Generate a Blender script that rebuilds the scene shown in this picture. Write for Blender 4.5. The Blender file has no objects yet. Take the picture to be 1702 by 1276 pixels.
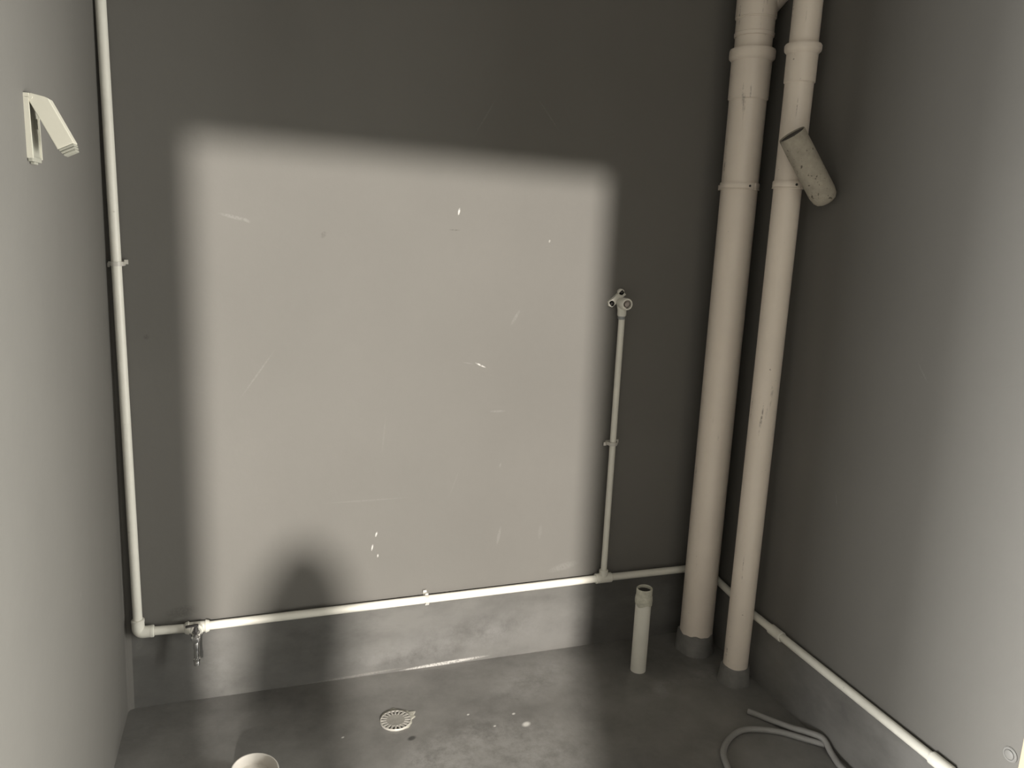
import bpy, bmesh, math, random
from mathutils import Vector, Matrix

random.seed(7)
SC = bpy.context.scene
COL = SC.collection

# ------------------------------------------------------------------ camera
cam = bpy.data.cameras.new('camera')
cam_ob = bpy.data.objects.new('camera', cam)
COL.objects.link(cam_ob)
cam.sensor_fit = 'HORIZONTAL'
cam.sensor_width = 36.0
cam.lens = 36.0 * 1280.0 / 1702.0
cam.clip_start = 0.02
RIGHT = Vector((0.94934206, -0.31143960, 0.04189300))
FWD = Vector((0.31337756, 0.92837614, -0.19978048))
UP = Vector((0.02332709, 0.20278834, 0.97894470))
EYE = Vector((0.0, 0.0, 1.398))
cam_ob.matrix_world = Matrix(((RIGHT.x, UP.x, -FWD.x, EYE.x),
                              (RIGHT.y, UP.y, -FWD.y, EYE.y),
                              (RIGHT.z, UP.z, -FWD.z, EYE.z),
                              (0, 0, 0, 1)))
SC.camera = cam_ob

# ------------------------------------------------------------------ light
world = bpy.data.worlds.new('sky')
SC.world = world
world.use_nodes = True
wn = world.node_tree.nodes['Background']
wt = world.node_tree
w_tc = wt.nodes.new('ShaderNodeTexCoord')
w_sep = wt.nodes.new('ShaderNodeSeparateXYZ')
w_ramp = wt.nodes.new('ShaderNodeValToRGB')              # dim ground below, pale hazy sky above
w_ramp.color_ramp.elements[0].position = 0.47
w_ramp.color_ramp.elements[0].color = (0.10, 0.098, 0.088, 1)
w_ramp.color_ramp.elements[1].position = 0.53
w_ramp.color_ramp.elements[1].color = (1.0, 0.985, 0.93, 1)
w_map = wt.nodes.new('ShaderNodeMapRange')
w_map.inputs['From Min'].default_value = -1.0
wt.links.new(w_tc.outputs['Generated'], w_sep.inputs[0])
wt.links.new(w_sep.outputs[2], w_map.inputs['Value'])
wt.links.new(w_map.outputs[0], w_ramp.inputs['Fac'])
wt.links.new(w_ramp.outputs['Color'], wn.inputs['Color'])
wn.inputs['Strength'].default_value = 1.3

SUN_TAN = 0.30                       # tangent of the sun's height above the horizon
SUN_DX = 0.04                        # sideways drift per metre travelled inwards
sun = bpy.data.lights.new('sun', 'SUN')
sun.energy = 7.2
sun.angle = math.radians(1.6)
sun.color = (1.0, 0.94, 0.86)
sun_ob = bpy.data.objects.new('sun', sun)
COL.objects.link(sun_ob)
sun_ob.rotation_euler = Vector((SUN_DX, 1.0, -SUN_TAN)).to_track_quat('-Z', 'Y').to_euler()
sun_ob.location = (0, -4, 5)


def fill_lamp(name, x, y0, y1, z0, z1, watts, color):
    """unseen area lamp added at a balcony end to brighten the walls"""
    l = bpy.data.lights.new(name, 'AREA')
    l.shape = 'RECTANGLE'
    l.size = y1 - y0
    l.size_y = z1 - z0
    l.energy = watts
    l.color = color
    o = bpy.data.objects.new(name, l)
    COL.objects.link(o)
    o.location = (x, (y0 + y1) / 2, (z0 + z1) / 2)
    o.rotation_euler = Vector((-1 if x > 0 else 1, 0, 0)).to_track_quat('-Z', 'Y').to_euler()
    return o


fill_lamp('fill_right_low', 2.24, -0.30, 0.25, 0.05, 0.7, 36, (1.0, 0.985, 0.92))  # added fill lamps, powers balanced to brighten the side walls
fill_lamp('fill_right_mid', 2.24, 0.25, 0.84, 0.7, 1.4, 150, (1.0, 0.985, 0.92))
fill_lamp('fill_right_high', 2.24, 0.25, 0.75, 1.4, 2.6, 26, (1.0, 0.985, 0.92))
fill_lamp('fill_left_near', -2.54, 0.84, 1.0, 0.05, 0.7, 130, (1.0, 0.99, 0.96))
fill_lamp('fill_left_mid', -2.54, 0.60, 0.84, 0.05, 0.7, 170, (1.0, 0.99, 0.96))
fill_lamp('fill_left_far', -2.54, 0.15, 0.60, 0.7, 1.4, 98, (1.0, 0.99, 0.96))

vs = SC.view_settings
vs.view_transform = 'Standard'
vs.look = 'None'
vs.exposure = 0.0
vs.gamma = 1.0
vs.use_curve_mapping = False

# ------------------------------------------------------------------ sizes
XL, XR = -0.37, 1.50                 # side walls
YB, YO = 2.20, 1.006                 # back wall, open front of the washroom
ZC = 3.55                            # ceilings
YF = -1.60                           # balcony's outer wall
BX0, BX1 = -2.6, 2.3                 # ends of the added balcony


# ------------------------------------------------------------------ mesh helpers
def bm_box(bm, x0, x1, y0, y1, z0, z1):
    vs_ = [bm.verts.new((x, y, z)) for z in (z0, z1) for y in (y0, y1) for x in (x0, x1)]
    for f in ((0, 2, 3, 1), (4, 5, 7, 6), (0, 1, 5, 4), (2, 6, 7, 3), (0, 4, 6, 2), (1, 3, 7, 5)):
        bm.faces.new([vs_[i] for i in f])
    return vs_


def frame(d):
    d = Vector(d).normalized()
    a = Vector((0, 0, 1)) if abs(d.z) < 0.9 else Vector((1, 0, 0))
    u = d.cross(a).normalized()
    return u, d.cross(u).normalized()


def bm_lathe(bm, origin, axis, prof, n=40, cap=(True, True), turn=0.0):
    """prof: list of (radius, distance along axis); radius 0 closes to a point"""
    o = Vector(origin)
    d = Vector(axis).normalized()
    u, v = frame(d)
    rings = []
    for r, t in prof:
        if r <= 1e-7:
            rings.append([bm.verts.new(o + d * t)])
        else:
            rings.append([bm.verts.new(o + d * t + (u * math.cos(turn + 2 * math.pi * i / n)
                                                     + v * math.sin(turn + 2 * math.pi * i / n)) * r)
                          for i in range(n)])
    for a, b in zip(rings, rings[1:]):
        if len(a) == 1 and len(b) == 1:
            continue
        for i in range(n):
            j = (i + 1) % n
            if len(a) == 1:
                bm.faces.new((a[0], b[j], b[i]))
            elif len(b) == 1:
                bm.faces.new((a[i], a[j], b[0]))
            else:
                bm.faces.new((a[i], a[j], b[j], b[i]))
    if cap[0] and len(rings[0]) > 1:
        bm.faces.new(list(reversed(rings[0])))
    if cap[1] and len(rings[-1]) > 1:
        bm.faces.new(rings[-1])
    return rings


def bm_cyl(bm, a, b, r, r2=None, n=40, bev=0.0):
    a, b = Vector(a), Vector(b)
    L = (b - a).length
    r2 = r if r2 is None else r2
    if bev:
        prof = [(r - bev, 0), (r, bev), (r2, L - bev), (r2 - bev, L)]
    else:
        prof = [(r, 0), (r2, L)]
    bm_lathe(bm, a, b - a, prof, n)


def bm_tube(bm, pts, r, n=16):
    pts = [Vector(p) for p in pts]
    rings = []
    u = None
    for i, p in enumerate(pts):
        d = (pts[min(i + 1, len(pts) - 1)] - pts[max(i - 1, 0)]).normalized()
        if u is None:
            u, v = frame(d)
        else:
            u = (u - d * u.dot(d)).normalized()
            v = d.cross(u)
        rr = r[i] if isinstance(r, (list, tuple)) else r
        rings.append([bm.verts.new(p + (u * math.cos(2 * math.pi * k / n) + v * math.sin(2 * math.pi * k / n)) * rr)
                      for k in range(n)])
    for a, b in zip(rings, rings[1:]):
        for k in range(n):
            j = (k + 1) % n
            bm.faces.new((a[k], a[j], b[j], b[k]))
    bm.faces.new(list(reversed(rings[0])))
    bm.faces.new(rings[-1])


def arc3(p, c, q, n=10):
    """quadratic curve from p to q with corner c"""
    p, c, q = Vector(p), Vector(c), Vector(q)
    return [(p * (1 - t) ** 2 + c * 2 * t * (1 - t) + q * t * t) for t in [i / n for i in range(n + 1)]]


def spline(pts, sub=8):
    P = [Vector(p) for p in pts]
    P = [P[0] * 2 - P[1]] + P + [P[-1] * 2 - P[-2]]
    out = []
    for i in range(1, len(P) - 2):
        p0, p1, p2, p3 = P[i - 1:i + 3]
        for k in range(sub):
            t = k / sub
            out.append(0.5 * ((2 * p1) + (p2 - p0) * t + (2 * p0 - 5 * p1 + 4 * p2 - p3) * t * t
                              + (3 * p1 - p0 - 3 * p2 + p3) * t ** 3))
    out.append(P[-2])
    return out


def rot_box(bm, c, ax, ay, az, hx, hy, hz):
    c, ax, ay, az = Vector(c), Vector(ax).normalized(), Vector(ay).normalized(), Vector(az).normalized()
    v = [bm.verts.new(c + ax * sx * hx + ay * sy * hy + az * sz * hz)
         for sz in (-1, 1) for sy in (-1, 1) for sx in (-1, 1)]
    for f in ((0, 2, 3, 1), (4, 5, 7, 6), (0, 1, 5, 4), (2, 6, 7, 3), (0, 4, 6, 2), (1, 3, 7, 5)):
        bm.faces.new([v[i] for i in f])


def thing(name, label, cat, loc=(0, 0, 0), group=None):
    o = bpy.data.objects.new(name, None)
    o.empty_display_size = 0.05
    COL.objects.link(o)
    o.location = loc
    o['label'] = label
    o['category'] = cat
    if group:
        o['group'] = group
    return o


def base_of(o):
    p = Vector((0, 0, 0))
    while o is not None:
        p += o.location
        o = o.parent
    return p


def obj(name, bm, m, parent=None, smooth=True, bevel=0.0, label=None):
    """links bm (built in world coordinates) as one mesh object"""
    bmesh.ops.recalc_face_normals(bm, faces=bm.faces)
    if parent is not None:
        bmesh.ops.translate(bm, verts=bm.verts, vec=-base_of(parent))
    me = bpy.data.meshes.new(name)
    bm.to_mesh(me)
    bm.free()
    if smooth:
        for p in me.polygons:
            p.use_smooth = True
        me.set_sharp_from_angle(angle=math.radians(35))
    o = bpy.data.objects.new(name, me)
    COL.objects.link(o)
    if parent is not None:
        o.parent = parent
    me.materials.append(m)
    if bevel:
        b = o.modifiers.new('bevel', 'BEVEL')
        b.width = bevel
        b.segments = 2
        b.limit_method = 'ANGLE'
    if label:
        o['label'] = label
    return o


def tag(o, label, cat, group=None):
    o['label'] = label
    o['category'] = cat
    if group:
        o['group'] = group
    return o


def struct(name, bm, m, label=None):
    o = obj(name, bm, m, None, smooth=False)
    o['kind'] = 'structure'
    if label:
        o['label'] = label
    return o


# ------------------------------------------------------------------ materials
class NT:
    def __init__(self, name):
        self.m = bpy.data.materials.new(name)
        self.m.use_nodes = True
        self.t = self.m.node_tree
        self.b = self.t.nodes['Principled BSDF']
        self.tc = self.t.nodes.new('ShaderNodeTexCoord')
        self.pos = self.tc.outputs['Object']

    def n(self, kind, **kw):
        x = self.t.nodes.new(kind)
        for k, v in kw.items():
            setattr(x, k, v)
        return x

    def l(self, a, b):
        self.t.links.new(a, b)

    def noise(self, scale, detail=4, rough=0.6, vec=None, stretch=None):
        x = self.n('ShaderNodeTexNoise')
        x.inputs['Scale'].default_value = scale
        x.inputs['Detail'].default_value = detail
        x.inputs['Roughness'].default_value = rough
        v = vec or self.pos
        if stretch:
            mp = self.n('ShaderNodeMapping')
            mp.inputs['Scale'].default_value = stretch
            self.l(v, mp.inputs['Vector'])
            v = mp.outputs['Vector']
        self.l(v, x.inputs['Vector'])
        return x.outputs['Fac']

    def rng(self, src, a, b, lo=0.0, hi=1.0, smooth=False):
        x = self.n('ShaderNodeMapRange')
        if smooth:
            x.interpolation_type = 'SMOOTHSTEP'
        for i, v in zip(('From Min', 'From Max', 'To Min', 'To Max'), (a, b, lo, hi)):
            x.inputs[i].default_value = v
        self.l(src, x.inputs['Value'])
        return x.outputs['Result']

    def math(self, op, a, b):
        x = self.n('ShaderNodeMath', operation=op)
        for i, v in enumerate((a, b)):
            if isinstance(v, (int, float)):
                x.inputs[i].default_value = v
            else:
                self.l(v, x.inputs[i])
        return x.outputs[0]

    def mix(self, fac, a, b):
        x = self.n('ShaderNodeMix', data_type='RGBA')
        if isinstance(fac, (int, float)):
            x.inputs[0].default_value = fac
        else:
            self.l(fac, x.inputs[0])
        for i, v in ((6, a), (7, b)):
            if isinstance(v, tuple):
                x.inputs[i].default_value = v + (1,)
            else:
                self.l(v, x.inputs[i])
        return x.outputs[2]

    def spot(self, loc, rot, size, edge=0.5):
        """1 inside an ellipsoid, fading to 0 at its surface"""
        mp = self.n('ShaderNodeMapping', vector_type='TEXTURE')
        mp.inputs['Location'].default_value = loc
        mp.inputs['Rotation'].default_value = rot
        mp.inputs['Scale'].default_value = size
        self.l(self.pos, mp.inputs['Vector'])
        ln = self.n('ShaderNodeVectorMath', operation='LENGTH')
        self.l(mp.outputs['Vector'], ln.inputs[0])
        return self.rng(ln.outputs['Value'], edge, 1.0, 1.0, 0.0)

    def bump(self, src, strength, dist=0.01):
        x = self.n('ShaderNodeBump')
        x.inputs['Strength'].default_value = strength
        x.inputs['Distance'].default_value = dist
        self.l(src, x.inputs['Height'])
        self.l(x.outputs['Normal'], self.b.inputs['Normal'])

    def finish(self, col, rough=0.5, metal=0.0, spec=0.5):
        if isinstance(col, tuple):
            self.b.inputs['Base Color'].default_value = col + (1,)
        else:
            self.l(col, self.b.inputs['Base Color'])
        if isinstance(rough, (int, float)):
            self.b.inputs['Roughness'].default_value = rough
        else:
            self.l(rough, self.b.inputs['Roughness'])
        self.b.inputs['Metallic'].default_value = metal
        self.b.inputs['Specular IOR Level'].default_value = spec
        return self.m


def split_z(T):
    s = T.n('ShaderNodeSeparateXYZ')
    T.l(T.pos, s.inputs[0])
    return s.outputs


PAINT = (0.127, 0.122, 0.112)
CEMENT = (0.165, 0.161, 0.152)
FOOT = (0.102, 0.0995, 0.094)
FOOT_SIDE = (0.150, 0.146, 0.138)


def wall_material(name, coat=0.25, marks=(), chalk=(), foot=FOOT):
    T = NT(name)
    cloud = T.noise(1.7, 4, 0.55)
    fine = T.noise(40, 4, 0.7)
    trowel = T.noise(5, 5, 0.65, stretch=(1, 1, 0.35))
    a = T.mix(T.rng(cloud, 0.3, 0.7), tuple(c * 0.95 for c in PAINT), tuple(c * 1.05 for c in PAINT))
    a = T.mix(T.rng(trowel, 0.45, 0.8, 0, 0.22), a, tuple(c * 1.12 for c in PAINT))
    a = T.mix(T.rng(fine, 0.3, 0.7, 0.0, 0.10), a, tuple(c * 0.8 for c in PAINT))
    # waterproof cement coat on the foot of the wall
    blot = T.noise(4.5, 6, 0.65, stretch=(0.8, 0.8, 1.6))
    c = T.mix(T.rng(blot, 0.36, 0.62), tuple(k * 0.82 for k in foot), tuple(k * 1.22 for k in foot))
    haze = T.rng(T.noise(2.2, 6, 0.7), 0.5, 0.68, 0, 1)
    for loc, rot, size in chalk:
        s = T.math('MULTIPLY', T.spot(loc, rot, size, 0.1), T.rng(T.noise(9, 6, 0.75), 0.36, 0.6))
        c = T.mix(s, c, (0.142, 0.139, 0.134))
    c = T.mix(T.math('MULTIPLY', haze, 0.35), c, tuple(k * 1.6 for k in foot))
    z = split_z(T)[2]
    zz = T.math('ADD', z, T.rng(T.noise(9, 3), 0.3, 0.7, -0.008, 0.008))
    coat_f = T.rng(zz, coat - 0.006, coat + 0.006, 1, 0)
    col = T.mix(coat_f, a, c)
    for loc, rot, size, tone, k in marks:
        s = T.math('MULTIPLY', T.spot(loc, rot, size), T.rng(T.noise(160, 3), 0.35, 0.55, 0.15, 1))
        s = T.math('MULTIPLY', s, k)
        col = T.mix(s, col, tone)
    T.bump(T.noise(14, 5, 0.6), 0.10, 0.01)
    rough = T.rng(coat_f, 0, 1, 0.75, 0.42)
    return T.finish(col, rough, spec=0.3)


WHITE = (0.45, 0.44, 0.42)
PALE = (0.165, 0.16, 0.15)
DARKM = (0.05, 0.047, 0.041)
Y = YB


def mk(x, z, ang, L, W, tone=WHITE, k=1.0):
    return ((x, Y, z), (0, -math.radians(ang), 0), (L, 0.05, W), tone, k)


BACK_MARKS = [
    mk(0.560, 1.434, 80, 0.012, 0.0035), mk(0.640, 0.985, -25, 0.020, 0.003), mk(0.600, 0.992, -10, 0.02, 0.002, PALE, .8),
    mk(0.330, 0.470, 75, 0.010, 0.003), mk(0.318, 0.428, 80, 0.012, 0.003), mk(0.335, 0.40, 80, 0.007, 0.0028),
    mk(0.842, 1.36, 70, 0.005, 0.003), mk(-0.048, 1.392, -12, 0.045, 0.006, PALE, .9), mk(-0.018, 1.385, -30, 0.012, 0.005, PALE, 1),
    mk(0.180, 1.355, 60, 0.012, 0.008, DARKM, .35), mk(0.548, 1.382, 0, 0.018, 0.002, DARKM, .6),
    mk(0.745, 1.13, 60, 0.03, 0.006, PALE, .8), mk(0.70, 0.84, 0, 0.03, 0.004, PALE, .8), mk(0.715, 0.665, 75, 0.01, 0.003, PALE, 1),
    mk(0.0, 0.97, 55, 0.09, 0.003, PALE, .6), mk(0.63, 1.70, 60, 0.07, 0.003, PALE, .5), mk(0.82, 1.72, -50, 0.06, 0.003, PALE, .5),
    mk(0.72, 0.43, 80, 0.035, 0.006, PALE, .8), mk(0.86, 0.43, 85, 0.03, 0.008, PALE, .5), mk(-0.275, 1.075, 0, 0.008, 0.008, DARKM, .5),
    mk(0.30, 0.58, 0, 0.14, 0.003, PALE, .4), mk(0.35, 0.78, 85, 0.06, 0.003, PALE, .35), mk(0.57, 0.62, 70, 0.05, 0.002, PALE, .35),
    mk(0.06, 0.232, 8, 0.035, 0.006, PALE, .9), mk(-0.02, 0.224, 4, 0.03, 0.004, PALE, .9), mk(0.95, 0.30, 12, 0.06, 0.015, PALE, .7),
    mk(-0.23, 0.262, 10, 0.02, 0.006, PALE, .6), mk(-0.335, 0.20, 70, 0.03, 0.012, PALE, .5),
    mk(-0.22, 0.285, 5, 0.05, 0.02, DARKM, .35), mk(0.55, 0.006, 2, 0.16, 0.007, WHITE, .8), mk(0.24, 0.004, 2, 0.2, 0.005, PALE, .8),
]
M_back = wall_material('painted plaster with cement foot', 0.245, BACK_MARKS,
                       chalk=[((0.72, Y, 0.09), (0, 0, 0), (0.42, .3, 0.11)), ((-0.12, Y, 0.1), (0, 0, 0), (0.12, .3, 0.16)),
                              ((0.4, Y, 0.06), (0, 0, 0), (0.3, .3, 0.06))])
M_left = wall_material('painted plaster left', -1.0, [
    ((XL, 1.36, 0.24), (math.radians(-12), 0, 0), (0.05, 0.006, 0.03), PALE, 1.0),
    ((XL, 1.33, 0.26), (math.radians(12), 0, 0), (0.05, 0.005, 0.03), PALE, .6),
    ((XL, 1.7, 0.6), (0, 0, 0), (0.05, 0.01, 0.01), PALE, .4)])
M_side = wall_material('painted plaster', 0.20, [
    ((XR, 1.62, 0.70), (math.radians(75), 0, 0), (0.05, 0.02, 0.003), PALE, .8),
    ((XR, 1.40, 1.10), (math.radians(50), 0, 0), (0.05, 0.03, 0.003), PALE, .5),
    ((XR, 1.45, 0.12), (math.radians(45), 0, 0), (0.05, 0.05, 0.015), PALE, .5)], foot=FOOT_SIDE)


def floor_material():
    T = NT('cement screed')
    big = T.noise(2.6, 7, 0.68)
    mid = T.noise(9, 6, 0.7)
    c = T.mix(T.rng(big, 0.34, 0.66), tuple(k * 0.62 for k in CEMENT), tuple(k * 1.22 for k in CEMENT))
    c = T.mix(T.rng(mid, 0.40, 0.70, 0, 0.45), c, tuple(k * 1.35 for k in CEMENT))
    for loc, size in (((0.52, 1.80, 0), (0.24, 0.16, 0.1)), ((0.70, 1.72, 0), (0.22, 0.2, .1)), ((0.42, 1.72, 0), (0.12, 0.14, .1)),
                      ((0.80, 2.05, 0), (0.22, 0.12, .1)), ((1.36, 1.93, 0), (.1, .06, .1)), ((1.18, 1.9, 0), (.14, .05, .1))):
        s = T.math('MULTIPLY', T.spot(loc, (0, 0, 0.4), size, 0.05), T.rng(T.noise(13, 7, 0.78), 0.40, 0.62))
        c = T.mix(s, c, (0.27, 0.265, 0.255))
    c = T.mix(T.spot((0.382, 1.868, 0), (0, 0, 0.5), (0.016, 0.011, 0.05), 0.5), c, (0.05, 0.05, 0.048))
    for x, y, s in ((0.71, 1.845, .012), (0.69, 1.90, .005), (0.20, 1.92, .004), (0.56, 1.93, .004), (0.62, 1.86, .004)):
        c = T.mix(T.spot((x, y, 0), (0, 0, 0.5), (s * 1.4, s, 0.05), 0.4), c, (0.6, 0.59, 0.56))
    T.bump(T.noise(18, 6, 0.65), 0.12, 0.01)
    rough = T.rng(T.noise(5, 5, 0.7), 0.35, 0.65, 0.28, 0.5)
    return T.finish(c, rough, spec=0.5)


M_floor = floor_material()


def plain(name, col, rough, metal=0.0, var=0.06, scale=18, spots=None, spec=0.5, bump=0.0):
    T = NT(name)
    a = T.mix(T.rng(T.noise(scale, 5, 0.65), 0.3, 0.7), tuple(k * (1 - var) for k in col), tuple(min(1, k * (1 + var)) for k in col))
    if spots:
        sc_, thr, tone, k = spots
        s = T.rng(T.noise(sc_, 3, 0.6), thr, thr + 0.05, 0, k)
        a = T.mix(s, a, tone)
    if bump:
        T.bump(T.noise(scale * 3, 4), bump, 0.002)
    return T.finish(a, rough, metal, spec)


def pvc():
    T = NT('cream drain plastic')
    c = (0.75, 0.67, 0.585)
    a = T.mix(T.rng(T.noise(6, 5, 0.65), 0.3, 0.7), tuple(k * 0.95 for k in c), tuple(k * 1.03 for k in c))
    streak = T.math('MULTIPLY', T.rng(T.noise(70, 2, 0.5, stretch=(1, 1, 0.06)), 0.66, 0.72), T.rng(T.noise(9, 3, 0.6), 0.5, 0.6))
    streak = T.math('MULTIPLY', streak, T.rng(T.noise(90, 3, 0.7), 0.4, 0.55))
    a = T.mix(T.math('MULTIPLY', streak, 0.8), a, (0.13, 0.105, 0.08))
    a = T.mix(T.rng(T.noise(38, 3, 0.6), 0.72, 0.76, 0, 0.7), a, (0.2, 0.16, 0.12))
    return T.finish(a, 0.32, spec=0.5)


M_pvc = pvc()
M_ppr = plain('white supply plastic', (0.68, 0.665, 0.60), 0.42, var=0.05, scale=12, spots=(45, 0.72, (0.2, 0.18, 0.14), 0.7))
M_dirty = plain('mottled white plastic', (0.34, 0.31, 0.255), 0.85, var=0.16, scale=45, spots=(70, 0.63, (0.07, 0.06, 0.045), 0.85), bump=0.4)
M_clip = plain('translucent grey clip plastic', (0.5, 0.48, 0.44), 0.4)
M_white = plain('white bracket plastic', (0.56, 0.54, 0.46), 0.45, var=0.03)
M_grey_in = plain('dull channel plastic', (0.30, 0.295, 0.25), 0.6, var=0.08)
M_chrome = plain('chrome', (0.62, 0.62, 0.62), 0.12, metal=1.0, var=0.02)
M_brass = plain('metal insert', (0.42, 0.38, 0.36), 0.35, metal=0.8, var=0.05)
M_dark = plain('dark parts and hollow shade', (0.035, 0.032, 0.03), 0.6)  # small dark parts, and discs that paint shade into hollows
M_conc = plain('rough concrete', tuple(k * 1.05 for k in CEMENT), 0.75, var=0.15, scale=30, bump=0.5)
M_mortar = plain('light mortar', (0.34, 0.33, 0.285), 0.9, var=0.2, scale=60, bump=0.5)
M_drain = plain('worn steel', (0.42, 0.405, 0.37), 0.42, metal=0.25, var=0.12, scale=50)
M_drain_c = plain('dull steel', (0.28, 0.27, 0.245), 0.5, metal=0.2, var=0.15, scale=60)
M_hose = plain('grey white hose', (0.25, 0.245, 0.235), 0.5, var=0.08, scale=20)
M_jamb = plain('cream door frame', (0.50, 0.385, 0.265), 0.5, var=0.02)
M_plug = plain('grey white plug', (0.16, 0.156, 0.146), 0.6, var=0.05)
M_out = plain('grey render', (0.22, 0.21, 0.19), 0.9, var=0.05, scale=4)

# ------------------------------------------------------------------ the room
bm = bmesh.new()
bm_box(bm, XL - 0.2, XR + 0.2, YO, YB + 0.2, -0.12, 0.0)
struct('floor', bm, M_floor, 'dark grey blotched cement screed floor')
bm = bmesh.new()
bm_box(bm, XL - 0.2, XR + 0.2, YB, YB + 0.2, 0.0, ZC)
struct('wall_back', bm, M_back, 'grey painted back wall with a square of sunlight')
bm = bmesh.new()
v8 = bm_box(bm, XL - 0.2, XL, YO, YB, 0.0, ZC)
for v in v8:                                        # the left wall leans a little
    if v.co.x > XL - 0.1:
        v.co.x = -0.372 + 0.0125 * v.co.z
# plaster fillet in the corner
cv = [[bm.verts.new((-0.372 + 0.0125 * z + dx, YB + dy, z)) for dx, dy in ((-0.01, -0.016), (0.0, -0.016), (0.004, -0.0045), (0.015, 0.0), (0.015, 0.01), (-0.01, 0.01))] for z in (0.0, ZC)]
for i in range(6):
    j = (i + 1) % 6
    bm.faces.new((cv[0][i], cv[0][j], cv[1][j], cv[1][i]))
bm.faces.new(cv[1])
bm.faces.new(list(reversed(cv[0])))
struct('wall_left', bm, M_left, 'grey painted left wall')
bm = bmesh.new()
bm_box(bm, XR, XR + 0.2, YO, YB, 0.0, ZC)
struct('wall_right', bm, M_side, 'grey painted right wall')
bm = bmesh.new()
bm_box(bm, XL - 0.2, XR + 0.2, YO, YB + 0.2, ZC, ZC + 0.15)
struct('ceiling', bm, M_out)
# door frame post at the end of the right wall
bm = bmesh.new()
bm_box(bm, XR - 0.004, XR + 0.2, YO - 0.09, YO, 0.0, 2.4)
struct('trim_1', bm, M_jamb, 'cream door frame edge at the end of the right wall')

# unseen balcony added behind the camera to shape the light
bm = bmesh.new()
bm_box(bm, BX0, BX1, YF, YO, -0.12, 0.0)
struct('floor_balcony', bm, M_out)
bm = bmesh.new()
bm_box(bm, BX0, BX1, YF, YO, ZC, ZC + 0.15)
struct('ceiling_balcony', bm, M_out)
# unseen wall added to mask the sun, opening shaped for the light patch


def bm_prism(bm, poly, y0, y1):
    f = [bm.verts.new((x, y0, z)) for x, z in poly]
    g = [bm.verts.new((x, y1, z)) for x, z in poly]
    bm.faces.new(f)
    bm.faces.new(list(reversed(g)))
    for i in range(len(poly)):
        j = (i + 1) % len(poly)
        bm.faces.new((f[i], f[j], g[j], g[i]))


def cast(x, z, y=YB, yf=YF):
    """where the sun ray that ends at (x, y, z) crosses the outer wall"""
    d = y - yf
    return (x - SUN_DX * d, z + SUN_TAN * d)


bm = bmesh.new()
lf, lw_ = cast(-0.125, 0, 1.88), cast(-0.160, 0)
lt, rt = cast(-0.150, 1.590), cast(1.018, 1.560)
rw_, rf = cast(1.022, 0), cast(0.821, 0, 1.626)
bm_prism(bm, [(BX0, 0), (lf[0] + 0.03, 0), lf, lw_, lt, (lt[0], ZC), (BX0, ZC)], YF - 0.02, YF)
bm_prism(bm, [(BX1, 0), (BX1, ZC), (rt[0], ZC), rt, rw_, rf, (rf[0] - 0.08, 0.7), (rf[0] - 0.10, 0)], YF - 0.02, YF)
bm_prism(bm, [lt, rt, (rt[0], ZC), (lt[0], ZC)], YF - 0.02, YF)
# added end walls, unseen, leaving a tall gap to narrow the side light
for nm, x0, ys in (('wall_light_mask_left', BX0, 0.10), ('wall_light_mask_right', BX1, -0.35)):
    b2 = bmesh.new()
    bm_box(b2, x0 - 0.05, x0 + 0.05, YF, ys, 0.0, ZC)
    struct(nm, b2, M_out)
b2 = bmesh.new()  # unseen wall added to block the low sky from the opening
bm_box(b2, -8, 8, -6.3, -6.0, -1.0, 2.15)
struct('wall_sky_blocker', b2, M_out)
# unseen shape added outside the opening to cast the soft rounded shadow
shadow_shape = [(-0.08, 0.0), (-0.07, 0.13), (-0.02, 0.31), (0.05, 0.43), (0.115, 0.47), (0.18, 0.43), (0.235, 0.34), (0.26, 0.20), (0.235, 0.0)]
shadow_shape = [cast(x, z, YB, -3.4) for x, z in shadow_shape]
b2 = bmesh.new()
bm_prism(b2, [(shadow_shape[0][0], -1.0)] + shadow_shape + [(shadow_shape[-1][0] - 0.02, -1.0)], -3.5, -3.4)
struct('wall_shadow_caster', b2, M_out)
struct('wall_sun_mask', bm, M_out)

# ------------------------------------------------------------------ water supply pipe
RW = 0.0122
PXL = -0.332
YP = YB - 0.022
ZH = 0.247
PXR = XR - 0.0165
RX = 1.088                                              # riser
supply = thing('water_pipe', 'thin white water pipe running down the left corner and along the foot of the walls',
               'pipe', (PXL, YP, 0.2))
bm = bmesh.new()
bm_cyl(bm, (PXL, YP, ZH + 0.02), (PXL, YP, ZC), RW)
obj('vertical_pipe', bm, M_ppr, supply)
bm = bmesh.new()
c0 = Vector((PXL, YP, ZH))
bm_tube(bm, [c0 + Vector((0, 0, 0.036))] + arc3(c0 + Vector((0, 0, 0.016)), c0, c0 + Vector((0.016, 0, 0)), 8) + [c0 + Vector((0.036, 0, 0))], 0.0165, 24)
bm_cyl(bm, c0 + Vector((0, 0, 0.030)), c0 + Vector((0, 0, 0.040)), 0.0172, n=28, bev=0.002)
bm_cyl(bm, c0 + Vector((0.030, 0, 0)), c0 + Vector((0.040, 0, 0)), 0.0172, n=28, bev=0.002)
obj('elbow', bm, M_ppr, supply)


def run(name, a, b, r=RW):
    b_ = bmesh.new()
    bm_cyl(b_, a, b, r)
    return obj(name, b_, M_ppr, supply)


TAPX = -0.180
run('horizontal_pipe', (PXL + 0.03, YP, ZH), (TAPX - 0.02, YP, 0.2435))
run('horizontal_pipe', (TAPX + 0.02, YP, 0.2440), (RX, YP, 0.2550))
run('horizontal_pipe', (RX, YP, 0.2550), (PXR, YP, 0.2540))
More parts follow.
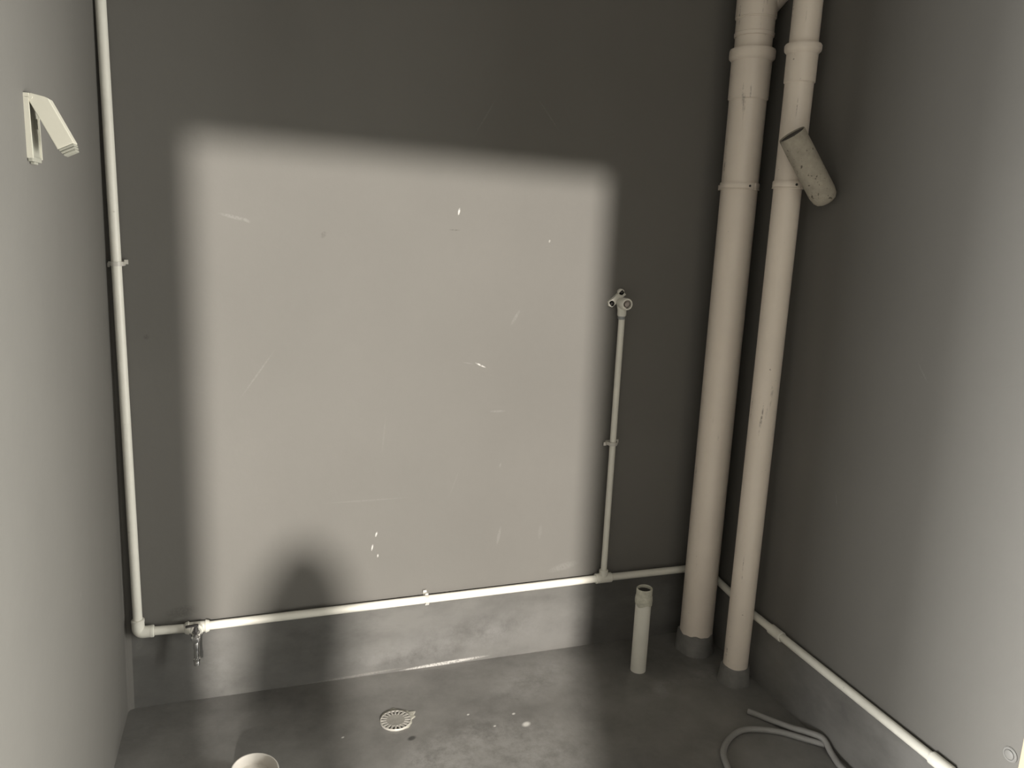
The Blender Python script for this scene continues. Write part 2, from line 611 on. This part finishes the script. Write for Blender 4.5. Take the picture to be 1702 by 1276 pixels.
# tee that carries the tap
bm = bmesh.new()
ct = Vector((TAPX, YP, 0.2437))
bm_cyl(bm, ct - Vector((0.026, 0, 0)), ct + Vector((0.026, 0, 0)), 0.0155, n=28, bev=0.002)
for s in (-1, 1):
    a = ct + Vector((s * 0.021, 0, 0))
    b = ct + Vector((s * 0.033, 0, 0))
    bm_cyl(bm, a, b, 0.0185, 0.0160, n=28, bev=0.002)
bm_cyl(bm, ct, ct + Vector((0, -0.024, 0)), 0.0175, n=28, bev=0.002)
obj('tap_tee', bm, M_ppr, supply)
# tee at the riser
bm = bmesh.new()
cr = Vector((RX, YP, 0.2550))
bm_cyl(bm, cr - Vector((0.030, 0, 0)), cr + Vector((0.030, 0, 0)), 0.0168, n=28, bev=0.002)
bm_cyl(bm, cr, cr + Vector((0, 0, 0.030)), 0.0150, n=28, bev=0.002)
obj('riser_tee', bm, M_ppr, supply)
bm = bmesh.new()
bm_cyl(bm, cr + Vector((0, 0, 0.02)), (RX + 0.001, YP, 1.142), 0.0100)
obj('riser_pipe', bm, M_ppr, supply)
bm = bmesh.new()
bm_cyl(bm, (RX, YP, 1.128), (RX, YP, 1.140), 0.0118, n=28, bev=0.002)
obj('ring', bm, plain('dull collar', (0.26, 0.27, 0.27), 0.4), supply, label='dark ring under the outlet')
# wall-plate outlet elbow on top of the riser
bm = bmesh.new()
co = Vector((RX, YP, 1.178))
bm_lathe(bm, co - Vector((0, 0, 0.040)), (0, 0, 1), [(0.0125, 0), (0.0142, 0.004), (0.0142, 0.018), (0.0165, 0.030), (0.017, 0.04), (0.013, 0.052), (0.0, 0.056)], 32)
bm_lathe(bm, co + Vector((0, 0.008, 0)), (-0.03, -1, 0.02), [(0.0165, 0), (0.0185, 0.012), (0.0185, 0.043), (0.0165, 0.046), (0.0132, 0.046), (0.0132, 0.030)], 36, cap=(True, True))
rot_box(bm, (RX - 0.014, YB - 0.006, 1.192), (1, 0, 0.9), (0, 1, 0), (-0.9, 0, 1), 0.030, 0.006, 0.010)
for dx, dz in ((-0.032, 1.176), (-0.001, 1.212)):
    bm_cyl(bm, (RX + dx, YB - 0.012, dz), (RX + dx, YB, dz), 0.0105, n=24, bev=0.0015)
el = obj('outlet_elbow', bm, M_ppr, supply)
bm = bmesh.new()
ad = Vector((-0.03, -1, 0.02)).normalized()
pc = co + Vector((0, 0.008, 0)) + ad * 0.030
bm_lathe(bm, pc, ad, [(0.0130, 0), (0.0130, 0.004), (0.0085, 0.004), (0.0085, 0.0115), (0.0070, 0.013)], 32)
rot_box(bm, pc + ad * 0.0135, ad, frame(ad)[0], frame(ad)[1], 0.0015, 0.0045, 0.0045)
obj('threaded_plug', bm, M_brass, el, label='dull threaded plug in the outlet mouth')
for dx, dz in ((-0.032, 1.176), (-0.001, 1.212)):
    bm = bmesh.new()
    bm_cyl(bm, (RX + dx, YB - 0.0135, dz), (RX + dx, YB - 0.010, dz), 0.0045, n=16, bev=0.0006)
    obj('screw', bm, M_dark, el)
# right wall run and its corner elbow
YC = YP
bm = bmesh.new()
bm_tube(bm, [(PXR - 0.032, YP, 0.254)] + arc3((PXR - 0.02, YP, 0.254), (PXR, YP, 0.250), (PXR, YP - 0.02, 0.246), 8) + [(PXR, YP - 0.036, 0.244)], 0.0158, 24)
obj('corner_elbow', bm, M_ppr, supply)
run('right_wall_pipe', (PXR, YP - 0.02, 0.245), (PXR, 1.90, 0.2205))
run('right_wall_pipe', (PXR, 1.90, 0.2205), (PXR, YO + 0.01, 0.2185))
for yj in (1.775, 1.168):
    bm = bmesh.new()
    bm_cyl(bm, (PXR, yj - 0.028, 0.2195), (PXR, yj + 0.028, 0.2195), 0.0158, n=28, bev=0.002)
    obj('straight_coupling', bm, M_ppr, supply)


def clip(c, d):
    """saddle clip round the pipe at c (pipe runs along d), feet on the back wall"""
    c, d = Vector(c), Vector(d).normalized()
    out = Vector((0, -1, 0))
    side = d.cross(out).normalized()
    b_ = bmesh.new()
    R0, R1, w = RW + 0.0002, RW + 0.0028, 0.0055
    n = 20
    pr = []
    for i in range(n + 1):
        a = math.radians(-35 + 250 * i / n)
        dv = side * math.cos(a) + out * math.sin(a)
        pr.append([b_.verts.new(c + dv * r + d * s) for r in (R0, R1) for s in (-w, w)])
    for p, q in zip(pr, pr[1:]):
        for i, j in ((0, 1), (1, 3), (3, 2), (2, 0)):
            b_.faces.new((p[i], p[j], q[j], q[i]))
    b_.faces.new((pr[0][0], pr[0][1], pr[0][3], pr[0][2]))
    b_.faces.new((pr[-1][2], pr[-1][3], pr[-1][1], pr[-1][0]))
    gap = YB - c.y
    rot_box(b_, c - out * (gap - 0.0035) , d, side, out, w * 1.2, 0.014, 0.0035)
    for s in (-1, 1):
        rot_box(b_, c + side * s * 0.0165 - out * (gap * 0.5 - 0.001), d, side, out, w * 0.9, 0.0022, gap * 0.5 - 0.002)
        rot_box(b_, c + side * s * 0.021 + d * 0.004 * s - out * (gap - 0.009), d, side, out, w, 0.0045, 0.002)
    return obj('pipe_clip', b_, M_clip, supply, smooth=False, label='small clip gripping the water pipe')


clip((PXL, YP, 1.265), (0, 0, 1))
clip((0.485, YP, 0.2491), (1, 0, 0.009))
clip((RX, YP, 0.724), (0, 0, 1))

# ------------------------------------------------------------------ tap
tap = thing('tap', 'small chrome tap hanging from the white water pipe near the left corner', 'tap', (TAPX, YP - 0.02, 0.244))
bm = bmesh.new()
y0 = YP - 0.024
bm_lathe(bm, (TAPX, y0 + 0.0002, 0.2437), (0, -1, 0), [(0.0105, 0), (0.0105, 0.006), (0.0135, 0.014), (0.0135, 0.022), (0.0110, 0.026), (0.0110, 0.040), (0.0125, 0.044), (0.0095, 0.052), (0, 0.053)], 28)
obj('body', bm, M_chrome, tap)
bm = bmesh.new()
bm_tube(bm, [(TAPX, y0 - 0.010, 0.2437)] + [(TAPX, y0 - 0.024, 0.238)] + spline([(TAPX, y0 - 0.030, 0.224), (TAPX, y0 - 0.031, 0.200), (TAPX, y0 - 0.031, 0.178)], 5),
        [0.0085] * 2 + [0.0080] * 4 + [0.0072] * 7, 20)
obj('spout', bm, M_chrome, tap)
bm = bmesh.new()
bm_lathe(bm, (TAPX, y0 - 0.031, 0.180), (0, 0, -1), [(0.0072, 0), (0.0098, 0.002), (0.0098, 0.009), (0.0075, 0.011), (0.0085, 0.014), (0.0085, 0.022), (0.0060, 0.023), (0.0060, 0.016)], 24)
obj('hose_nozzle', bm, M_chrome, tap)
bm = bmesh.new()
bm_lathe(bm, (TAPX, y0 - 0.020, 0.252), (0, 0, 1), [(0.0065, 0), (0.0065, 0.010), (0.0045, 0.014), (0.0045, 0.018)], 20)
rot_box(bm, (TAPX - 0.010, y0 - 0.020, 0.2715), (1, 0, 0.05), (0, 1, 0), (0, 0, 1), 0.017, 0.0045, 0.0025)
obj('handle', bm, M_dark, tap, bevel=0.0015, label='dark lever on the tap')

# ------------------------------------------------------------------ thick soil pipe
BX, BY, BR = 1.411, 2.090, 0.0550
soil = thing('soil_pipe', 'thick cream drain pipe standing in the back right corner', 'pipe', (BX, BY, 0.0))
bm = bmesh.new()
bm_cyl(bm, (BX, BY, 0.060), (BX, BY, 1.925), BR, n=56)
obj('pipe', bm, M_pvc, soil)
bm = bmesh.new()
bm_lathe(bm, (BX, BY, 1.795), (0, 0, 1), [(BR, 0), (BR + 0.0035, 0.004), (BR + 0.0038, 0.110), (BR + 0.0105, 0.117), (BR + 0.0115, 0.122), (BR + 0.0115, 0.138), (BR + 0.0095, 0.143), (BR, 0.143)], 56)
obj('socket', bm, M_pvc, soil)
bm = bmesh.new()
bm_lathe(bm, (BX, BY, 1.930), (0, 0, 1), [(BR - 0.001, 0), (BR - 0.001, 0.042), (BR + 0.002, 0.043), (BR + 0.003, 0.052), (BR + 0.001, 0.054), (BR + 0.0005, 0.090), (BR + 0.002, 0.0915), (BR + 0.002, 0.094), (BR + 0.004, 0.0945), (BR + 0.004, 0.215)], 56)
ws = Vector((BX, BY, 2.045))
wd = Vector((0.62, -0.10, 0.78)).normalized()
bm_lathe(bm, ws + wd * 0.0, wd, [(BR - 0.008, 0), (BR - 0.004, 0.16), (BR + 0.004, 0.17), (BR + 0.004, 0.205)], 48)
bm_cyl(bm, (BX, BY, 2.14), (BX, BY, ZC), BR, n=48)
obj('wye_fitting', bm, M_pvc, soil, label='branching fitting at the top of the thick pipe')


def band(x, y, z, r, parent, back):
    b_ = bmesh.new()
    bm_lathe(b_, (x, y, z - 0.0105), (0, 0, 1), [(r, 0), (r + 0.004, 0), (r + 0.0050, 0.002), (r + 0.0028, 0.004), (r + 0.0040, 0.006), (r + 0.0040, 0.018), (r + 0.0026, 0.020), (r + 0.0026, 0.021), (r, 0.021)], 56, cap=(False, False))
    # the bolted ears of the band, on the side turned to the door
    d = Vector((0.05, -1, 0)).normalized()
    s = Vector((1, 0.05, 0)).normalized()
    rot_box(b_, Vector((x, y, z)) + d * (r + 0.003), d, s, (0, 0, 1), 0.0035, 0.004, 0.009)
    rot_box(b_, Vector((x, y, z)) + d * (r + 0.003) + s * 0.012 - d * 0.002, d, s, (0, 0, 1), 0.0035, 0.003, 0.009)
    # arm back to the wall
    if back:
        rot_box(b_, (x + 0.006, (y + r + YB) / 2, z), (1, 0, 0), (0, 1, 0), (0, 0, 1), 0.010, (YB - y - r) / 2 + 0.001, 0.008)
    else:
        rot_box(b_, ((x + r + XR) / 2, y, z), (1, 0, 0), (0, 1, 0), (0, 0, 1), (XR - x - r) / 2 + 0.001, 0.010, 0.008)
    o = obj('band_clamp', b_, M_pvc, parent, label='clamp band with a bolted ear')
    b_ = bmesh.new()
    bm_cyl(b_, Vector((x, y, z)) + d * (r + 0.002) - s * 0.006, Vector((x, y, z)) + d * (r + 0.005) - s * 0.007, 0.0035, n=12)
    obj('bolt', b_, M_dark, o)
    return o


band(BX, BY, 1.547, BR, soil, True)
# cast collar under the thick pipe
bm = bmesh.new()
prof = [(0.066, 0.0), (0.064, 0.020), (0.0605, 0.055), (0.0585, 0.066), (0.052, 0.069)]
bm_lathe(bm, (BX, BY, 0.0), (0, 0, 1), prof, 56)
for v in bm.verts:
    a = math.atan2(v.co.y - BY, v.co.x - BX)
    k = 1 + 0.035 * math.sin(3 * a + 1) + 0.02 * math.sin(7 * a + v.co.z * 40)
    v.co.x = BX + (v.co.x - BX) * k
    v.co.y = BY + (v.co.y - BY) * k
    if v.co.z > 0.06:
        v.co.z += 0.002 * math.sin(5 * a) + 0.0015 * math.sin(11 * a)
    v.co.x = min(v.co.x, XR - 0.002)
obj('concrete_collar', bm, M_conc, soil, label='rough dark concrete collar at the pipe foot')

# ------------------------------------------------------------------ thinner drain pipe
SX, SY, SR = 1.431, 1.885, 0.0385
drain = thing('drain_pipe', 'thinner cream drain pipe standing in front of the thick pipe by the right wall', 'pipe', (SX, SY, 0.0))
bm = bmesh.new()
bm_cyl(bm, (SX, SY, 0.055), (SX, SY, 1.93), SR, n=52)
obj('pipe', bm, M_pvc, drain)
bm = bmesh.new()
bm_lathe(bm, (SX, SY, 1.815), (0, 0, 1), [(SR, 0), (SR + 0.003, 0.003), (SR + 0.0032, 0.076), (SR + 0.0095, 0.083), (SR + 0.0105, 0.088), (SR + 0.0105, 0.097), (SR + 0.008, 0.101), (SR, 0.101)], 52)
obj('socket', bm, M_pvc, drain)
bm = bmesh.new()
bm_cyl(bm, (SX, SY, 1.93), (SX, SY, ZC), SR, n=52)
obj('upper_pipe', bm, M_pvc, drain)
band(SX, SY, 1.545, SR, drain, False)
bm = bmesh.new()
bm_lathe(bm, (SX, SY, 0.0), (0, 0, 1), [(0.050, 0.0), (0.047, 0.020), (0.0435, 0.050), (0.0415, 0.057), (0.036, 0.060)], 48)
for v in bm.verts:
    a = math.atan2(v.co.y - SY, v.co.x - SX)
    k = 1 + 0.05 * math.sin(2 * a + 2) + 0.03 * math.sin(5 * a + v.co.z * 60)
    v.co.x = min(SX + (v.co.x - SX) * k, XR - 0.002)
    v.co.y = SY + (v.co.y - SY) * k
obj('concrete_collar', bm, M_conc, drain, label='rough dark concrete collar at the pipe foot')

# ------------------------------------------------------------------ mottled tube leaning against the thinner pipe
A = Vector((1.365, 1.808, 1.672))
B = Vector((1.478, 1.775, 1.500))
tube = thing('tube_stub', 'short mottled dirty white tube slanting across the thinner drain pipe to the right wall', 'tube', A)
ax = (B - A).normalized()
L = (B - A).length
TR = 0.0355
bm = bmesh.new()
rings = bm_lathe(bm, A, ax, [(TR - 0.0025, 0.020), (TR - 0.0025, 0.001), (TR - 0.001, 0.0), (TR, 0.002), (TR + 0.0005, 0.05), (TR, L - 0.03), (TR - 0.003, L - 0.012), (TR - 0.010, L - 0.002), (TR - 0.020, L + 0.003), (0, L + 0.004)], 44, cap=(False, False))
VIEW = Vector((0.60, 0.78, 0.10))
VP = (VIEW - ax * VIEW.dot(ax)).normalized()


def oblique(bm_):                                    # the mouth is cut on a slant
    for v in bm_.verts:
        t = (v.co - A).dot(ax)
        if t < 0.03:
            v.co += ax * (-(v.co - A).dot(VP)) * 0.09 + ax * 0.002


oblique(bm)
for v in bm.verts:                                   # lumpy skin
    h = math.sin(v.co.x * 190) * math.sin(v.co.z * 160 + 1) * 0.0006
    v.co += (v.co - (A + ax * (v.co - A).dot(ax))) * (h / TR)
obj('sleeve', bm, M_dirty, tube)
bm = bmesh.new()
bm_cyl(bm, A + ax * 0.004, A + ax * 0.0055, TR - 0.0024, n=40)  # dark disc, puts the shade of the hollow end into colour
oblique(bm)
obj('bore_shade', bm, M_dark, tube, label='dark disc painted in as shade of the hollow tube end')

# ------------------------------------------------------------------ short floor pipe
FX, FY, FR = 1.157, 2.018, 0.0250
stub = thing('floor_pipe', 'short open white pipe standing upright on the floor below the back wall pipe', 'pipe', (FX, FY, 0))
bm = bmesh.new()
bm_lathe(bm, (FX, FY, 0.0), (0, 0, 1), [(FR, 0), (FR, 0.245), (FR - 0.003, 0.245), (FR - 0.003, 0.06)], 40, cap=(True, True))
obj('pipe', bm, M_ppr, stub)
bm = bmesh.new()
bm_lathe(bm, (FX, FY, 0.236), (0, 0, 1), [(FR, 0), (FR + 0.0022, 0.003), (FR + 0.0030, 0.012), (FR + 0.0020, 0.024), (FR + 0.0005, 0.026), (FR + 0.0005, 0.050), (FR - 0.0015, 0.052), (FR - 0.004, 0.050), (FR - 0.004, 0.022)], 40, cap=(False, False))
for v in bm.verts:                                   # cut slightly askew, rough foot
    if v.co.z > 0.265:
        v.co.z += (v.co.x - FX) * 0.05
    elif v.co.z < 0.240:
        a = math.atan2(v.co.y - FY, v.co.x - FX)
        v.co.z += 0.004 * math.sin(3 * a) - 0.004
obj('taped_collar', bm, plain('taped collar', (0.52, 0.51, 0.43), 0.7, var=0.2, scale=60, bump=0.6), stub, label='rough taped collar at the mouth')
bm = bmesh.new()
bm_cyl(bm, (FX, FY, 0.277), (FX, FY, 0.279), FR - 0.0042, n=36)  # near-black disc painted as the unlit inside of the mouth
obj('bore_shade', bm, M_dark, stub, label='dark disc standing in for shade in the pipe mouth')

# ------------------------------------------------------------------ floor drain
DX, DY = 0.3515, 1.952
fd = thing('floor_drain', 'round slotted floor drain set in a smear of mortar', 'drain', (DX, DY, 0))
bm = bmesh.new()
n = 90
top = []
for i in range(n):
    a = 2 * math.pi * i / n
    r = 0.0455 + 0.0012 * math.sin(5 * a) + 0.0010 * math.sin(13 * a + 1)
    r += 0.013 * math.exp(-((a - 1.7) / 0.75) ** 2) * (1 + 0.25 * math.sin(9 * a))
    r += 0.016 * math.exp(-((a - 0.45) / 0.40) ** 2) * (1 + 0.3 * math.sin(17 * a))
    top.append((r, a))
ring0 = [bm.verts.new((DX + 0.003 + r * math.cos(a), DY + 0.002 + r * math.sin(a), 0.0002)) for r, a in top]
ring1 = [bm.verts.new((DX + 0.003 + (r - 0.004) * math.cos(a), DY + 0.002 + (r - 0.004) * math.sin(a), 0.0020)) for r, a in top]
ring2 = [bm.verts.new((DX + 0.0425 * math.cos(a), DY + 0.0425 * math.sin(a), 0.0012)) for r, a in top]
for p, q in ((ring0, ring1), (ring1, ring2)):
    for i in range(n):
        j = (i + 1) % n
        bm.faces.new((p[i], p[j], q[j], q[i]))
bm.faces.new(ring2)
bm.faces.new(list(reversed(ring0)))
obj('mortar_bed', bm, M_mortar, fd, label='ragged pale mortar round the drain')
bm = bmesh.new()
bm_lathe(bm, (DX, DY, 0.0), (0, 0, 1), [(0.0435, 0.0), (0.0440, 0.0045), (0.0434, 0.0060), (0.0424, 0.0060), (0.0416, 0.0052), (0.0416, 0.0020)], 56, cap=(True, False))
obj('rim', bm, M_drain, fd)
bm = bmesh.new()
bm_cyl(bm, (DX, DY, 0.0008), (DX, DY, 0.0016), 0.0414, n=48)  # dark disc, paints the shade below the bars
obj('sump_shade', bm, M_dark, fd, label='dark disc painted in as shade under the slots')
bm = bmesh.new()
bm_lathe(bm, (DX, DY, 0.0016), (0, 0, 1), [(0.0262, 0), (0.0262, 0.0030), (0.0250, 0.0040), (0.012, 0.0036), (0, 0.0034)], 48, cap=(True, True))
obj('centre_plate', bm, M_drain_c, fd)
bm = bmesh.new()
nb = 20
for i in range(nb):
    a = 2 * math.pi * (i + 0.5) / nb
    d = Vector((math.cos(a), math.sin(a), 0))
    s = Vector((-math.sin(a), math.cos(a), 0))
    rot_box(bm, Vector((DX, DY, 0.0040)) + d * 0.0338, d, s, (0, 0, 1), 0.0082, 0.0027, 0.0020)
obj('grate', bm, M_drain, fd, smooth=False, label='ring of radial bars')

# ------------------------------------------------------------------ waste pipe mouth, bottom left
WX, WY = -0.034, 1.788
wp = thing('waste_pipe', 'white round pipe mouth rising from the floor at the bottom left', 'pipe', (WX, WY, 0))
wa = Vector((0.10, -0.10, 1)).normalized()
bm = bmesh.new()
bm_lathe(bm, Vector((WX, WY, 0.0)) - wa * 0.004, wa, [(0.0540, 0), (0.0540, 0.030), (0.0580, 0.033), (0.0580, 0.052), (0.0570, 0.054), (0.0550, 0.054), (0.0540, 0.052), (0.0530, 0.022)], 56, cap=(True, True))
for v in bm.verts:
    v.co.z = max(v.co.z, 0.0)
obj('mouth', bm, plain('white waste plastic', (0.56, 0.53, 0.485), 0.45, var=0.04), wp)

# ------------------------------------------------------------------ hose on the floor
HR = 0.0085
pts = [(1.490, 1.532, 0.0095), (1.455, 1.566, HR), (1.395, 1.618, HR), (1.318, 1.648, HR), (1.258, 1.635, HR), (1.200, 1.590, HR), (1.172, 1.535, HR),
       (1.150, 1.43, HR), (1.20, 1.32, HR), (1.31, 1.28, HR), (1.42, 1.32, HR), (1.463, 1.40, HR), (1.472, 1.455, HR), (1.482, 1.498, 0.012), (1.484, 1.535, 0.0275),
       (1.462, 1.572, 0.026), (1.440, 1.609, 0.018), (1.41, 1.668, HR), (1.385, 1.705, HR), (1.370, 1.722, HR)]
hose = thing('hose', 'thin grey white hose lying in a loop on the floor by the right wall', 'hose', (1.32, 1.5, 0))
bm = bmesh.new()
bm_tube(bm, spline(pts, 10), HR, 18)
obj('tube', bm, M_hose, hose)

# ------------------------------------------------------------------ folding bracket on the left wall
def lw(z):
    return -0.372 + 0.0125 * z


by0, by1, bz0, bz1 = 1.508, 1.570, 1.476, 1.579
wx = lw(1.53)
br = thing('wall_bracket', 'white folding bracket hinged open on the left wall', 'bracket', (wx, by0, bz0))
bm = bmesh.new()
bm_box(bm, wx - 0.003, wx + 0.003, by0 + 0.0005, by1 - 0.0005, bz0, bz1 - 0.001)   # back plate
bm_box(bm, wx - 0.002, wx + 0.0080, by0, by0 + 0.004, bz0 + 0.0005, bz1 - 0.0065)     # near flange
bm_box(bm, wx - 0.002, wx + 0.0085, by1 - 0.003, by1, bz0 + 0.0005, bz1 - 0.020)      # far flange
bm_box(bm, wx - 0.002, wx + 0.0088, by0 - 0.0004, by1 - 0.002, bz1 - 0.006, bz1)      # top
obj('base_channel', bm, M_white, br, smooth=False)
bm = bmesh.new()
bm_box(bm, wx + 0.0028, wx + 0.0055, by0 + 0.004, by1 - 0.003, bz0, bz1 - 0.006)
bm_box(bm, wx + 0.0055, wx + 0.009, by0 + 0.038, by0 + 0.044, bz0 + 0.05, bz0 + 0.066)
obj('channel_lining', bm, M_grey_in, br, smooth=False, label='dull inside of the channel with a catch')
bm = bmesh.new()
bm_box(bm, wx, wx + 0.0076, by0 + 0.0006, by1 - 0.0036, bz0 - 0.005, bz0 + 0.0035)
bm_box(bm, wx, wx + 0.0066, by0 + 0.014, by1 - 0.024, bz0 - 0.009, bz0 - 0.005)
obj('foot_cap', bm, M_grey_in, br, smooth=False, bevel=0.001)
# arm: turns about a pin at the top of the channel
p0 = Vector((wx + 0.0035, 0, bz1 - 0.003))
dirn = Vector((0.44, 0, -0.898)).normalized()
nrm = Vector((0.898, 0, 0.44)).normalized()
ay0, ay1 = by0 + 0.002, by0 + 0.032
AL, AW = 0.093, 0.0280
outline = [(0.0, 0.0), (0.0, 0.008), (0.0125, AW - 0.004), (0.017, AW), (AL, AW), (AL, 0.0)]
bm = bmesh.new()
f0 = [bm.verts.new(p0 + dirn * a + nrm * b_ + Vector((0, ay0, 0))) for a, b_ in outline]
f1 = [bm.verts.new(p0 + dirn * a + nrm * b_ + Vector((0, ay1, 0))) for a, b_ in outline]
bm.faces.new(f0)
bm.faces.new(list(reversed(f1)))
for i in range(len(outline)):
    j = (i + 1) % len(outline)
    bm.faces.new((f0[i], f0[j], f1[j], f1[i]))
arm = obj('arm', bm, M_white, br, smooth=False, bevel=0.001)
bm = bmesh.new()
for k, (s, h) in enumerate(((0.0020, 0.0255), (0.0065, 0.0235), (0.0110, 0.0205))):
    c = p0 + dirn * (AL + s) + nrm * (AW / 2) + Vector((0, (ay0 + ay1) / 2, 0))
    rot_box(bm, c, dirn, nrm, (0, 1, 0), 0.0018, h / 2, 0.0150 - 0.001 * k)
c = p0 + dirn * (AL + 0.006) + nrm * (AW / 2) + Vector((0, (ay0 + ay1) / 2, 0))
rot_box(bm, c, dirn, nrm, (0, 1, 0), 0.006, 0.009, 0.012)
obj('end_cap', bm, M_grey_in, arm, smooth=False, bevel=0.0006, label='ribbed grey cap on the arm end')
bm = bmesh.new()
bm_cyl(bm, p0 + dirn * 0.006 + nrm * 0.005 + Vector((0, ay0 - 0.0015, 0)), p0 + dirn * 0.006 + nrm * 0.005 + Vector((0, ay1 + 0.001, 0)), 0.003, n=16)
obj('hinge_pin', bm, M_white, br)

# ------------------------------------------------------------------ round plug low on the right wall
pl = thing('wall_plug', 'small round pale plug low on the right wall beside the cream door frame', 'plug', (XR, 1.030, 0.345))
bm = bmesh.new()
bm_lathe(bm, (XR + 0.002, 1.030, 0.345), (-1, 0, 0), [(0.0165, 0), (0.0165, 0.004), (0.0145, 0.0055), (0.0115, 0.0055), (0.0105, 0.0035)], 36)
obj('rim', bm, M_plug, pl)
bm = bmesh.new()
bm_lathe(bm, (XR + 0.001, 1.030, 0.345), (-1, 0, 0), [(0.0100, 0), (0.0100, 0.0050), (0.0085, 0.0058), (0, 0.0060)], 32)
obj('cap', bm, M_plug, pl)
